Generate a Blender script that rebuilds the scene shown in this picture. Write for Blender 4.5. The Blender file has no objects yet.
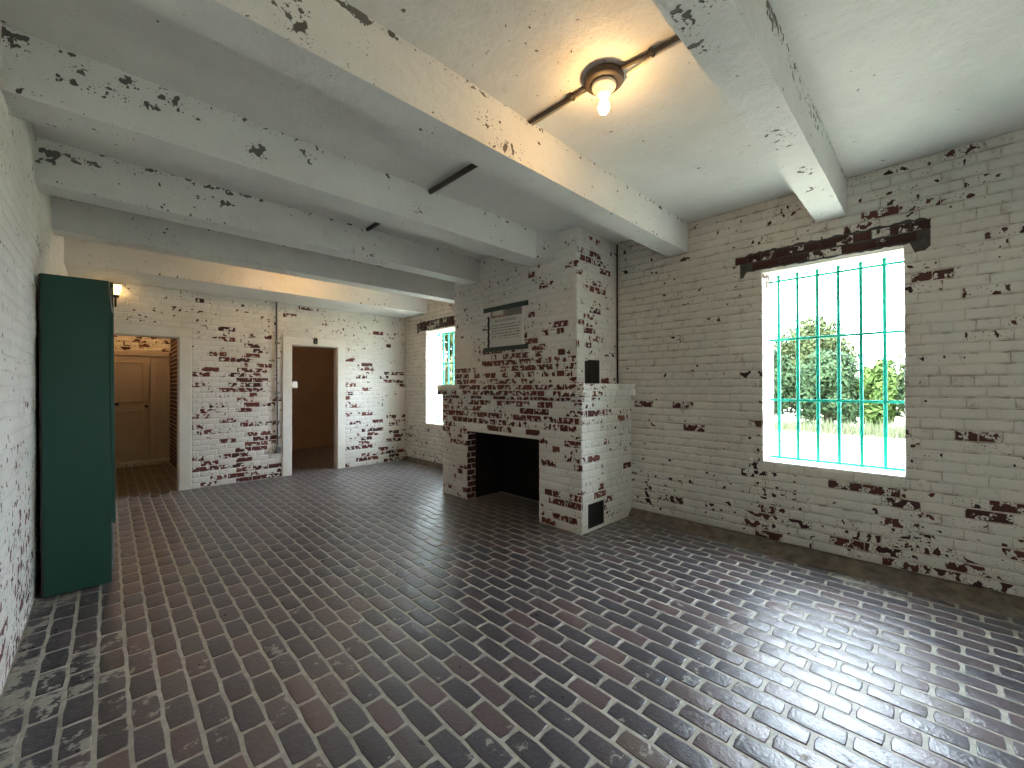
import bpy, math, random
from mathutils import Vector, Matrix, noise as mnoise

# ------------------------------------------------------------------ camera, sky, sun, exposure
scene = bpy.context.scene
COL = scene.collection
CAM_H = 1.45
F = Vector((0.69724811, 0.71679752, 0.00681093))
R = Vector((0.71682092, -0.69725542, -0.00162629))
U = Vector((-0.00358324, -0.00601614, 0.99997548))
cd = bpy.data.cameras.new('camera')
cd.sensor_fit = 'HORIZONTAL'; cd.sensor_width = 36.0; cd.lens = 14.5613; cd.clip_start = 0.02; cd.clip_end = 400
camera = bpy.data.objects.new('camera', cd); COL.objects.link(camera)
camera.matrix_world = Matrix(((R.x, U.x, -F.x, 0), (R.y, U.y, -F.y, 0), (R.z, U.z, -F.z, CAM_H), (0, 0, 0, 1)))
scene.camera = camera
SKY = 1.0
EXPOSURE = 5.2
BULB = 4.7
world = bpy.data.worlds.new('overcast_sky'); scene.world = world; world.use_nodes = True
bg = world.node_tree.nodes['Background']
bg.inputs['Color'].default_value = (0.76, 0.88, 1.0, 1); bg.inputs['Strength'].default_value = SKY
sd = bpy.data.lights.new('sun', 'SUN'); sd.energy = 0.9; sd.angle = math.radians(12); sd.color = (1, 0.97, 0.9)
sun = bpy.data.objects.new('sun', sd); COL.objects.link(sun)
sun.rotation_euler = Vector((0.62, 0.12, -0.95)).to_track_quat('-Z', 'Y').to_euler()
vs = scene.view_settings
vs.view_transform = 'Standard'; vs.look = 'None'; vs.gamma = 1.0; vs.use_curve_mapping = False
vs.exposure = EXPOSURE
scene.cycles.use_denoising = True
scene.cycles.max_bounces = 14; scene.cycles.diffuse_bounces = 10
scene.cycles.sample_clamp_indirect = 6.0
scene.cycles.caustics_reflective = False; scene.cycles.caustics_refractive = False

RNG = random.Random(7)

# ------------------------------------------------------------------ room dimensions (metres)
XR, XL, YB, YR, ZC, ZB = 4.253, -0.362, 7.433, -3.4, 3.125, 2.824
WT = 0.36                                   # outside wall thickness
COURSE, BL = 0.0762, 0.218
WZ0, WZ1 = 0.762, 2.515
WINS = [(0.17, 1.109), (5.74, 6.682), (-2.35, -1.41)]  # last opening is an added one out of view, for more daylight
D1 = (-0.06, 0.718, 2.165); D2 = (2.144, 2.916, 2.165)
BWT = 0.13                                  # back wall thickness
YF = 10.45                                  # far wall of the two rooms behind

# ------------------------------------------------------------------ node helpers
class NT:
    def __init__(s, name):
        s.m = bpy.data.materials.new(name); s.m.use_nodes = True
        s.t = s.m.node_tree; s.b = s.t.nodes['Principled BSDF']
    def n(s, typ, **kw):
        nd = s.t.nodes.new(typ)
        for k, v in kw.items(): setattr(nd, k, v)
        return nd
    def l(s, a, b): s.t.links.new(a, b)
    def pos(s):
        if not hasattr(s, '_p'): s._p = s.n('ShaderNodeNewGeometry').outputs['Position']
        return s._p
    def noise(s, scale, detail=4, rough=0.55, vec=None, stretch=None):
        nd = s.n('ShaderNodeTexNoise'); nd.inputs['Scale'].default_value = scale
        nd.inputs['Detail'].default_value = detail; nd.inputs['Roughness'].default_value = rough
        v = vec if vec is not None else s.pos()
        if stretch:
            mp = s.n('ShaderNodeMapping'); mp.inputs['Scale'].default_value = stretch; s.l(v, mp.inputs[0]); v = mp.outputs[0]
        s.l(v, nd.inputs['Vector']); return nd.outputs['Fac']
    def math(s, op, a, b=None, c=None, clamp=False):
        nd = s.n('ShaderNodeMath', operation=op); nd.use_clamp = clamp
        for i, x in enumerate((a, b, c)):
            if x is None: continue
            if isinstance(x, (int, float)): nd.inputs[i].default_value = x
            else: s.l(x, nd.inputs[i])
        return nd.outputs[0]
    def ramp(s, fac, stops, interp='LINEAR'):
        nd = s.n('ShaderNodeValToRGB'); cr = nd.color_ramp; cr.interpolation = interp
        while len(cr.elements) < len(stops): cr.elements.new(0.5)
        for e, (p, c) in zip(cr.elements, stops):
            e.position = p; e.color = (*c, 1) if len(c) == 3 else c
        s.l(fac, nd.inputs[0]); return nd.outputs[0]
    def mix(s, fac, a, b):
        nd = s.n('ShaderNodeMix', data_type='RGBA')
        for sock, x in ((nd.inputs['Factor'], fac), (nd.inputs[6], a), (nd.inputs[7], b)):
            if isinstance(x, (int, float)): sock.default_value = x
            elif isinstance(x, tuple): sock.default_value = (*x, 1)
            else: s.l(x, sock)
        return nd.outputs[2]
    def attr(s, name):
        nd = s.n('ShaderNodeAttribute'); nd.attribute_name = name; return nd.outputs['Fac']
    def step(s, x, lo, hi):
        nd = s.n('ShaderNodeMapRange', interpolation_type='SMOOTHSTEP')
        for i, v in ((0, x), (1, lo), (2, hi)):
            if isinstance(v, (int, float)): nd.inputs[i].default_value = v
            else: s.l(v, nd.inputs[i])
        return nd.outputs[0]
    def bump(s, height, strength=0.3, dist=0.01):
        nd = s.n('ShaderNodeBump'); nd.inputs['Strength'].default_value = strength; nd.inputs['Distance'].default_value = dist
        s.l(height, nd.inputs['Height']); s.l(nd.outputs[0], s.b.inputs['Normal'])
    def set(s, **kw):
        for k, v in kw.items():
            sock = s.b.inputs[{'color': 'Base Color', 'rough': 'Roughness', 'metal': 'Metallic', 'spec': 'Specular IOR Level'}.get(k, k)]
            if isinstance(v, tuple): sock.default_value = (*v, 1)
            elif isinstance(v, (int, float)): sock.default_value = v
            else: s.l(v, sock)
        return s

M = {}
def plain(name, col, rough=0.6, metal=0.0, var=0.15, scale=14.0, bump=0.0):
    t = NT(name)
    n = t.noise(scale, 5)
    lo = tuple(c * (1 - var) for c in col); hi = tuple(min(1, c * (1 + var)) for c in col)
    t.set(color=t.ramp(n, [(0.3, lo), (0.7, hi)]), rough=rough, metal=metal)
    if bump: t.bump(n, bump, 0.01)
    M[name] = t.m; return t.m

def painted(name, paint, paint2, bare, base_thr=0.80, span=0.50, fine=19.0, bumpk=0.35, rough=0.62, dirt=(0.30, 0.25, 0.19), dirtk=0.5, dlo=0.56, spk=0.30):
    """limewash over masonry; 'peel' (0..1) says how much has flaked off, 'tint' shifts the bare colour"""
    t = NT(name)
    n1 = t.noise(fine, 2.2, 0.42); n2 = t.noise(fine * 0.28, 4)
    nn = t.math('ADD', t.math('MULTIPLY', n1, 0.86), t.math('MULTIPLY', n2, 0.14))
    thr = t.math('SUBTRACT', base_thr, t.math('MULTIPLY', t.attr('peel'), span))
    mask = t.step(nn, t.math('SUBTRACT', thr, 0.012), t.math('ADD', thr, 0.012))
    sp = t.noise(80, 2, 0.5); th2 = t.math('SUBTRACT', 0.80, t.math('MULTIPLY', t.attr('peel'), spk))
    mask = t.math('MAXIMUM', mask, t.step(sp, t.math('SUBTRACT', th2, 0.02), t.math('ADD', th2, 0.02)))
    big = t.noise(1.3, 5, 0.6)
    pc = t.mix(t.step(big, 0.35, 0.65), paint, paint2)
    streak = t.noise(9, 6, 0.7)
    pc = t.mix(t.math('MULTIPLY', t.step(streak, dlo, dlo + 0.2), dirtk), pc, dirt)
    fleck = t.step(t.noise(70, 3, 0.6), 0.68, 0.74)
    pc = t.mix(t.math('MULTIPLY', fleck, 0.55), pc, tuple(c * 0.4 for c in dirt))
    bc = t.ramp(t.attr('tint'), bare)
    bc = t.mix(t.math('MULTIPLY', t.noise(55, 4), 0.6), bc, tuple(c * 0.45 for c in bare[len(bare) // 2][1]))
    t.set(color=t.mix(mask, pc, bc), rough=rough, spec=0.25)
    hgt = t.math('SUBTRACT', t.math('ADD', t.math('MULTIPLY', t.noise(40, 5, 0.6), 0.5), t.math('MULTIPLY', t.noise(9, 3), 1.3)), t.math('MULTIPLY', mask, 0.5))
    t.bump(hgt, bumpk, 0.012)
    M[name] = t.m; return t.m

RED = [(0.0, (0.045, 0.022, 0.020)), (0.35, (0.105, 0.030, 0.024)), (0.75, (0.165, 0.044, 0.032)), (1.0, (0.22, 0.085, 0.055))]
DARKRED = [(0.0, (0.030, 0.018, 0.018)), (0.4, (0.060, 0.026, 0.022)), (0.8, (0.12, 0.035, 0.026)), (1.0, (0.15, 0.055, 0.04))]
CREAM, CREAM2 = (0.77, 0.745, 0.70), (0.68, 0.655, 0.61)
painted('painted_brick', CREAM, CREAM2, RED)
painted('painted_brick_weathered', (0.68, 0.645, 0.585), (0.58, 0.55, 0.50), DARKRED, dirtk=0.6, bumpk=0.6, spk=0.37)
painted('painted_mortar', (0.76, 0.735, 0.69), (0.67, 0.645, 0.60), [(0, (0.10, 0.08, 0.065)), (1, (0.14, 0.11, 0.09))], base_thr=0.74, dirtk=0.5, bumpk=0.4)
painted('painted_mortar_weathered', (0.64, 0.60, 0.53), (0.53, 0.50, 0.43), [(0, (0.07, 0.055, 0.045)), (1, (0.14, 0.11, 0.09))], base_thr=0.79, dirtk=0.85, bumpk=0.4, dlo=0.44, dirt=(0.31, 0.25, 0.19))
painted('painted_concrete', (0.74, 0.735, 0.715), (0.66, 0.655, 0.64), [(0, (0.12, 0.115, 0.105)), (1, (0.17, 0.16, 0.15))], base_thr=0.80, span=0.42, fine=24.0, bumpk=0.55, dirtk=0.25, dirt=(0.4, 0.37, 0.32))
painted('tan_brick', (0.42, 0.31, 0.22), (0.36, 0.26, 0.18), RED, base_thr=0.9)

def floor_brick_mat():
    t = NT('floor_brick')
    c = t.ramp(t.attr('tint'), [(0.0, (0.040, 0.038, 0.052)), (0.4, (0.057, 0.049, 0.062)), (0.65, (0.090, 0.062, 0.070)), (0.88, (0.118, 0.071, 0.074)), (1.0, (0.13, 0.112, 0.092))])
    c = t.mix(t.math('MULTIPLY', t.step(t.noise(60, 4, 0.6), 0.25, 0.9), 0.5), c, (0.12, 0.112, 0.112))
    nn = t.math('ADD', t.math('MULTIPLY', t.noise(13, 7, 0.68), 0.7), t.math('MULTIPLY', t.noise(3.2, 3), 0.3))
    thr = t.math('SUBTRACT', 0.70, t.math('MULTIPLY', t.attr('peel'), 0.3))
    mask = t.step(nn, t.math('SUBTRACT', thr, 0.02), t.math('ADD', thr, 0.025))
    c = t.mix(t.math('MULTIPLY', mask, 0.9), c, (0.36, 0.34, 0.29))
    r = t.math('ADD', t.math('ADD', 0.20, t.math('MULTIPLY', t.noise(8, 5, 0.7), 0.22)), t.math('MULTIPLY', mask, 0.3))
    t.set(color=c, rough=r, spec=0.7)
    t.bump(t.math('ADD', t.math('ADD', t.math('MULTIPLY', t.noise(22, 6, 0.65), 0.8), t.math('MULTIPLY', t.noise(75, 3, 0.6), 0.55)), t.math('MULTIPLY', mask, 0.25)), 0.36, 0.012)
    M['floor_brick'] = t.m
floor_brick_mat()
plain('floor_mortar', (0.38, 0.36, 0.31), 0.5, var=0.22, scale=22, bump=0.3)
plain('kerb_mortar', (0.13, 0.105, 0.083), 0.85, var=0.45, scale=12, bump=0.6)
plain('lintel_mortar', (0.065, 0.058, 0.056), 0.85, var=0.4, scale=25, bump=0.6)
plain('soot', (0.005, 0.0046, 0.0042), 0.9, var=0.4)
plain('black_iron', (0.012, 0.010, 0.010), 0.55, 0.3, var=0.5, scale=30)
plain('green_paint', (0.008, 0.054, 0.036), 0.5, var=0.06, scale=3)
plain('dark_green_wood', (0.020, 0.045, 0.038), 0.5, var=0.25)
plain('white_wood', (0.72, 0.69, 0.62), 0.5, var=0.06, scale=5)
plain('cream_wood', (0.62, 0.55, 0.50), 0.45, var=0.05, scale=5)
plain('teal_bar', (0.0, 0.42, 0.31), 0.45, var=0.08)
plain('conduit_grey', (0.16, 0.155, 0.15), 0.5, 0.4, var=0.3)
plain('conduit_brown', (0.045, 0.032, 0.025), 0.6, var=0.35)
plain('cable_cream', (0.62, 0.56, 0.46), 0.5, var=0.1)
plain('porcelain', (0.82, 0.78, 0.70), 0.25, var=0.03)
plain('box_metal', (0.25, 0.26, 0.27), 0.45, 0.5, var=0.2)
plain('white_plastic', (0.78, 0.76, 0.72), 0.4, var=0.04)
plain('plaque_ivory', (0.75, 0.70, 0.60), 0.4, var=0.04)
plain('plaque_black', (0.008, 0.007, 0.007), 0.4, var=0.04)
plain('plaster', (0.70, 0.69, 0.65), 0.75, var=0.08, scale=4, bump=0.2)
plain('bark', (0.07, 0.055, 0.04), 0.9, var=0.4, bump=0.5)
plain('grass_ground', (0.33, 0.305, 0.225), 0.9, var=0.25, scale=0.6)
plain('dry_grass', (0.035, 0.045, 0.016), 0.9, var=0.3, scale=3)
def leaf(name, a, b):
    t = NT(name); t.set(color=t.ramp(t.noise(1.7, 4), [(0.3, a), (0.7, b)]), rough=0.8, spec=0.08); M[name] = t.m
leaf('leaf_dark', (0.012, 0.024, 0.010), (0.025, 0.042, 0.018))
leaf('leaf_olive', (0.021, 0.031, 0.011), (0.038, 0.048, 0.018))
leaf('leaf_lime', (0.022, 0.040, 0.009), (0.038, 0.060, 0.015))
def glow(name, col, strength):
    t = NT(name); t.set(color=(0.9, 0.85, 0.75)); t.b.inputs['Emission Color'].default_value = (*col, 1)
    t.b.inputs['Emission Strength'].default_value = strength; M[name] = t.m
glow('bulb_glow', (1.0, 0.58, 0.21), BULB)
glow('bulb_glow_dim', (1.0, 0.50, 0.22), BULB * 1.0)
glow('bulb_glow_strong', (1.0, 0.57, 0.22), BULB * 1.8)
glow('lantern_glow', (1.0, 0.62, 0.22), 0.13)

# ------------------------------------------------------------------ mesh helpers
class MB:
    def __init__(s): s.v = []; s.f = []; s.peel = []; s.tint = []
    def add(s, vs, fs, peel=0.0, tint=0.5):
        o = len(s.v); s.v += [tuple(v) for v in vs]; s.f += [tuple(i + o for i in f) for f in fs]
        s.peel += [peel] * len(vs) if not isinstance(peel, list) else peel
        s.tint += [tint] * len(vs)
        return s
    def box(s, a, b, bev=0.0, peel=0.0):
        (x0, y0, z0), (x1, y1, z1) = a, b
        if bev <= 0:
            vs = [(x, y, z) for z in (z0, z1) for y in (y0, y1) for x in (x0, x1)]
            fs = [(0, 2, 3, 1), (4, 5, 7, 6), (0, 1, 5, 4), (2, 6, 7, 3), (0, 4, 6, 2), (1, 3, 7, 5)]
            return s.add(vs, fs, peel)
        c = bev; vs = []; idx = {}
        for i, x in enumerate((x0, x1)):
            for j, y in enumerate((y0, y1)):
                for k, z in enumerate((z0, z1)):
                    sx, sy, sz = (c if i == 0 else -c), (c if j == 0 else -c), (c if k == 0 else -c)
                    for ax in range(3):
                        p = [x + sx, y + sy, z + sz]; p[ax] = (x, y, z)[ax]
                        idx[(i, j, k, ax)] = len(vs); vs.append(tuple(p))
        fs = []
        for ax in range(3):
            o1, o2 = [a_ for a_ in range(3) if a_ != ax]
            for sd_ in (0, 1):
                q = []
                for (a_, b_) in ((0, 0), (1, 0), (1, 1), (0, 1)):
                    k_ = [0, 0, 0]; k_[ax] = sd_; k_[o1] = a_; k_[o2] = b_; q.append(idx[(*k_, ax)])
                flip = (sd_ == 0) ^ (ax == 1)
                fs.append(tuple(reversed(q)) if flip else tuple(q))
        for ax in range(3):                     # edge along ax
            o1, o2 = [a_ for a_ in range(3) if a_ != ax]
            for a_ in (0, 1):
                for b_ in (0, 1):
                    q = []
                    for e, face in ((0, o1), (1, o1), (1, o2), (0, o2)):
                        k_ = [0, 0, 0]; k_[ax] = e; k_[o1] = a_; k_[o2] = b_; q.append(idx[(*k_, face)])
                    fs.append(tuple(q))
        for i in (0, 1):
            for j in (0, 1):
                for k in (0, 1): fs.append(tuple(idx[(i, j, k, ax)] for ax in range(3)))
        return s.add(vs, fs, peel)
    def tube(s, pts, r, n=10, cap=True):
        pts = [Vector(p) for p in pts]; rs = r if isinstance(r, (list, tuple)) else [r] * len(pts)
        vs = []; fs = []
        t0 = (pts[1] - pts[0]).normalized()
        ref = Vector((0, 0, 1)) if abs(t0.z) < 0.9 else Vector((1, 0, 0))
        for i, p in enumerate(pts):
            t = (pts[min(i + 1, len(pts) - 1)] - pts[max(i - 1, 0)]).normalized()
            a = t.cross(ref).normalized(); b = a.cross(t)
            for k in range(n):
                an = 2 * math.pi * k / n
                vs.append(p + (a * math.cos(an) + b * math.sin(an)) * rs[i])
        for i in range(len(pts) - 1):
            for k in range(n):
                k2 = (k + 1) % n
                fs.append((i * n + k, i * n + k2, (i + 1) * n + k2, (i + 1) * n + k))
        if cap: fs += [tuple(reversed(range(n))), tuple(range((len(pts) - 1) * n, len(pts) * n))]
        return s.add(vs, fs)
    def lathe(s, c, prof, n=20, axis=Vector((0, 0, 1))):
        c = Vector(c); axis = Vector(axis).normalized()
        ref = Vector((1, 0, 0)) if abs(axis.x) < 0.9 else Vector((0, 1, 0))
        a = axis.cross(ref).normalized(); b = axis.cross(a); vs = []; fs = []
        for (r, z) in prof:
            for k in range(n):
                an = 2 * math.pi * k / n
                vs.append(c + axis * z + (a * math.cos(an) + b * math.sin(an)) * r)
        for i in range(len(prof) - 1):
            for k in range(n):
                k2 = (k + 1) % n
                fs.append((i * n + k, i * n + k2, (i + 1) * n + k2, (i + 1) * n + k))
        fs += [tuple(reversed(range(n))), tuple(range((len(prof) - 1) * n, len(prof) * n))]
        return s.add(vs, fs)
    def build(s, name, mat, parent=None, smooth=False, fix=True):
        base = (0, 0, 0)
        me = bpy.data.meshes.new(name)
        me.from_pydata(s.v, [], s.f)
        a = me.attributes.new('peel', 'FLOAT', 'POINT'); a.data.foreach_set('value', s.peel)
        a = me.attributes.new('tint', 'FLOAT', 'POINT'); a.data.foreach_set('value', s.tint)
        me.materials.append(M[mat])
        if smooth: me.polygons.foreach_set('use_smooth', [True] * len(me.polygons))
        me.update()
        if fix:
            import bmesh
            bm = bmesh.new(); bm.from_mesh(me); bmesh.ops.recalc_face_normals(bm, faces=bm.faces[:]); bm.to_mesh(me); bm.free()
        o = bpy.data.objects.new(name, me); COL.objects.link(o)
        if parent is not None: o.parent = parent
        return o

def tag(o, label, cat, group=None, kind=None):
    o['label'] = label; o['category'] = cat
    if group: o['group'] = group
    if kind: o['kind'] = kind
    return o
def empty(name, loc=(0, 0, 0)):
    o = bpy.data.objects.new(name, None); COL.objects.link(o); o.location = loc; o.empty_display_size = 0.1
    return o
def part(mb, name, mat, root, smooth=False):
    o = mb.build(name, mat, None, smooth)
    o.parent = root; o.matrix_parent_inverse = Matrix.Translation(-Vector(root.location)) if root.parent is None else Matrix.Identity(4)
    return o

# ------------------------------------------------------------------ bricks
EYE = Vector((0, 0, CAM_H))
def seen_area(c, N, w, hgt):
    d = Vector(c) - EYE; z = d.dot(F)
    if z < 0.2: return 0.0
    u = 512 + 414.19 * d.dot(R) / z; v = 384 - 414.19 * d.dot(U) / z
    if not (-15 < u < 1039 and -15 < v < 783): return 0.0
    cosv = -d.normalized().dot(N)
    return max(0.0, cosv) * w * hgt / d.length_squared
def brick_geo(O, Ux, Vx, N, u0, u1, v0, v1, proud, rng, soft=0.008, jit=0.0025, rc=0.0):
    """a brick face with rounded, slightly uneven edges standing proud of its joint: 8-point rings"""
    um, vm = (u0 + u1) / 2, (v0 + v1) / 2
    ring = [(u0, v0), (um, v0), (u1, v0), (u1, vm), (u1, v1), (um, v1), (u0, v1), (u0, vm)]
    ring = [(a + rng.uniform(-jit, jit), b + rng.uniform(-jit, jit)) for a, b in ring]
    ring = [(a + (rc if a < um else -rc) * 0.7, b + (rc if b < vm else -rc) * 0.7) if k % 2 == 0 and k in (0, 2, 4, 6) else (a, b) for k, (a, b) in enumerate(ring)]
    tl = [rng.uniform(-1, 1) * min(0.0015, proud * 0.35) for _ in range(2)]
    vs = []
    for k, (ins, dep) in enumerate(((0.0, -0.006), (0.0015, proud * 0.62), (soft, proud))):
        for a, b in ring:
            fa = (a - um) / max(1e-6, (u1 - u0) / 2); fb = (b - vm) / max(1e-6, (v1 - v0) / 2)
            aa = a - ins * max(-1, min(1, fa)); bb = b - ins * max(-1, min(1, fb))
            dd = dep + (tl[0] * fa + tl[1] * fb if k else 0)
            vs.append(O + Ux * aa + Vx * bb + N * dd)
    fs = []
    for k in (0, 1):
        for i in range(8):
            j = (i + 1) % 8; fs.append((k * 8 + i, k * 8 + j, (k + 1) * 8 + j, (k + 1) * 8 + i))
    fs.append(tuple(range(16, 24)))
    if Ux.cross(Vx).dot(N) < 0: fs = [tuple(reversed(f)) for f in fs]
    return vs, fs
def lay(O, Ux, Vx, N, ul, vl, fn, holes=(), course=COURSE, L=BL, gap=0.011, header=4, seed=1, proud=(0.003, 0.008), cphase=0, soft=0.008, jit=0.0025, gu=None, rc=0.0):
    gu = gap if gu is None else gu
    O, Ux, Vx, N = (Vector(x) for x in (O, Ux, Vx, N)); rng = random.Random(seed); out = []
    nrow = int(round(vl / course))
    for i in range(nrow):
        v0 = i * course + gap / 2; v1 = min(vl, (i + 1) * course) - gap / 2; vm = (v0 + v1) / 2
        hd = header and (i + cphase) % header == header - 1
        Lc = L / 2 if hd else L
        a = -((i + cphase) % 2) * L / 2 + rng.uniform(-0.012, 0.012) - (L / 4 if hd else 0)
        while a < ul:
            seg = [(max(0.0, a), min(ul, a + Lc))]; a += Lc
            for (h0, h1, g0, g1) in holes:
                if not (g0 < vm < g1): continue
                ns = []
                for (p, q) in seg:
                    if q <= h0 or p >= h1: ns.append((p, q)); continue
                    if p < h0: ns.append((p, h0))
                    if q > h1: ns.append((h1, q))
                seg = ns
            for (p, q) in seg:
                p2 = p + (gu / 2 if p > 0.001 else 0); q2 = q - (gu / 2 if q < ul - 0.001 else 0)
                if q2 - p2 < 0.028: continue
                c = O + Ux * ((p2 + q2) / 2) + Vx * vm
                pd = rng.uniform(*proud); pe, ti, *ex = fn(c, rng)
                vs, fs = brick_geo(O, Ux, Vx, N, p2, q2, v0, v1, ex[0] if ex else pd, rng, ex[1] if ex else soft, jit, rc)
                out.append(dict(v=vs, f=fs, c=c, peel=pe, tint=ti, area=seen_area(c, N, q2 - p2, v1 - v0)))
    return out
def emit(bricks, parent, mat, limit=300, hidden=None, rest='brickwork', single='brick'):
    ordd = sorted(bricks, key=lambda b: -(0 if hidden and hidden(b['c']) else b['area']))
    pick = [b for b in ordd[:limit] if b['area'] > 0]; left = [b for b in bricks if id(b) not in {id(x) for x in pick}]
    pinv = Vector(parent.location)
    for b in pick:
        mb = MB(); mb.add([v - b['c'] for v in b['v']], b['f'], b['peel'], b['tint'])
        o = mb.build(single, mat, parent, smooth=True, fix=False); o.location = b['c'] - pinv
    if left:
        mb = MB()
        for b in left: mb.add([v - pinv for v in b['v']], b['f'], b['peel'], b['tint'])
        o = mb.build(rest, mat, parent, smooth=True, fix=False); o['kind'] = 'stuff'
X, Y, Z = Vector((1, 0, 0)), Vector((0, 1, 0)), Vector((0, 0, 1))
def flake(p, rng):
    """whole brick faces shed their paint while their neighbours keep it"""
    return rng.uniform(0.54, 0.80) if rng.random() < (p - 0.16) * 1.45 else rng.uniform(0.10, 0.42)
def lerp(a, b, t): return a + (b - a) * max(0.0, min(1.0, t))

# ------------------------------------------------------------------ floor
mb = MB()
mb.box((XL - 0.3, YR - 0.3, -0.25), (XR + WT, YF + 0.3, -0.0006))
floor = mb.build('floor', 'floor_mortar'); tag(floor, 'dark purple-grey brick paving of the whole room with pale mortar joints', 'floor', kind='structure')
def floor_fn(c, rng):
    edge = max(0.0, 1 - (c.x - XL) / 0.7)
    mm = mnoise.noise(Vector((c.x * 0.9, c.y * 0.9, 3.1)))
    return max(0, min(1, 0.20 + 0.26 * mm + 0.50 * edge + rng.uniform(-0.13, 0.13) + (0.25 if c.x > XR - 0.35 else 0))), min(1.0, max(0.0, rng.betavariate(1.5, 2.2) + (0.12 if rng.random() < 0.15 else 0)))
fb = lay((XL, -1.2, 0), Y, X, Z, YB + 1.2, XR - XL, floor_fn, course=0.1080, L=0.224, gap=0.0095, gu=0.0135, rc=0.006, header=0, seed=11, proud=(0.0008, 0.0026), soft=0.006, jit=0.0024,
         holes=[(2.99 + 1.2 - 0.56, 4.78 + 1.2, 3.9 - XL, 9)])
emit(fb, floor, 'floor_brick', 300)
fb2 = lay((XL - 0.2, YB, 0), Y, X, Z, YF - YB, XR - XL + 0.2, floor_fn, course=0.1080, L=0.224, gap=0.0095, gu=0.0135, rc=0.006, header=0, seed=12, proud=(0.0008, 0.0024), soft=0.006, jit=0.00245)
mb = MB()
for b in fb2: mb.add(b['v'], b['f'], b['peel'], b['tint'])
o = mb.build('far_room_paving', 'floor_brick', floor, smooth=True, fix=False); o['kind'] = 'stuff'

# ------------------------------------------------------------------ walls
def slab_with_holes(name, mat, axis, lo, hi, a0, a1, z0, z1, holes, label):
    """wall slab: thickness lo..hi along axis ('x' or 'y'), running a0..a1, with rectangular openings"""
    cuts = sorted({a0, a1, *[h[0] for h in holes], *[h[1] for h in holes]})
    mb = MB()
    def bx(p, q, r, t):
        if t - r < 1e-6: return
        mb.box((lo, p, r), (hi, q, t)) if axis == 'x' else mb.box((p, lo, r), (q, hi, t))
    for p, q in zip(cuts, cuts[1:]):
        hs = [h for h in holes if h[0] <= p + 1e-6 and h[1] >= q - 1e-6]
        if not hs: bx(p, q, z0, z1)
        else: bx(p, q, z0, hs[0][2]); bx(p, q, hs[0][3], z1)
    o = mb.build(name, mat); tag(o, label, 'wall', kind='structure'); return o

wall_right = slab_with_holes('wall_right', 'painted_mortar_weathered', 'x', XR, XR + WT, YR - 0.3, YF + 0.3, -0.25, ZC,
    [(a, b, WZ0, WZ1) for a, b in WINS], 'whitewashed brick wall with the two barred windows')
BARE_R = [(1.70, 1.066), (1.66, 1.0), (1.87, 1.237), (2.26, 1.224), (0.617, 0.656), (0.403, 0.652), (0.257, 2.779), (0.009, 2.278), (-0.284, 0.645), (-0.30, 0.57), (-0.221, 1.085), (0.466, 0.212)]
LINT = [(0.06, 1.28), (5.62, 6.95)]
def right_fn(c, rng):
    y, z = c.y, c.z
    for by, bz in BARE_R:
        if abs(y - by) < 0.1 and abs(z - bz) < COURSE * 0.5: return 0.68, rng.uniform(0.5, 0.95)
    for l0, l1 in LINT:
        if l0 < y < l1 and WZ1 < z < WZ1 + 2 * COURSE: return rng.choice([0.97, 0.95, 0.9, 0.66, 0.5]), rng.uniform(0.0, 0.5), 0.009, 0.006
    p = 0.13
    if z < 0.72: p = lerp(0.37, 0.25, (z - 0.05) / 0.7) + (0.05 if 0.1 < y < 1.25 else 0)
    if z > 2.7: p += 0.10
    if y < 0.1 and 1.9 < z: p += 0.06
    if 1.9 < y < 2.5 and z > 1.9: p += 0.06
    if min(abs(y - 0.17), abs(y - 1.109)) < 0.13 and z < 1.6: p += 0.20
    p += 0.07 * mnoise.noise(Vector((y * 1.1, z * 1.4, 8))) + rng.gauss(0, 0.11)
    return max(0, min(1, p)), rng.random() * 0.8
rb = lay((XR, -2.2, 0), Y, Z, -X, YB + 2.2, ZC, right_fn, seed=21, header=5, gap=0.010, gu=0.003, proud=(0.001, 0.0042), soft=0.013,
         holes=[(a + 2.2, b + 2.2, WZ0, WZ1) for a, b in WINS] + [(2.445 + 2.2, 4.762 + 2.2, -1, 1.46), (2.625 + 2.2, 4.712 + 2.2, 1.46, 4)])
emit(rb, wall_right, 'painted_brick_weathered', 300, hidden=lambda c: 2.40 < c.y < 6.0)
def jamb_fn(c, rng): return 0.34 + rng.gauss(0, 0.12), rng.random()
jb = []
for k, (a, b) in enumerate(WINS[:2]):
    jb += lay((XR, b, WZ0), X, Z, -Y, WT, WZ1 - WZ0, jamb_fn, seed=30 + k, header=0, proud=(0.001, 0.004))
    jb += lay((XR, a, WZ0), X, Z, Y, WT, WZ1 - WZ0, jamb_fn, seed=40 + k, header=0, proud=(0.001, 0.004))
emit(jb, wall_right, 'painted_brick', 0, rest='jamb_brickwork')
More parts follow.
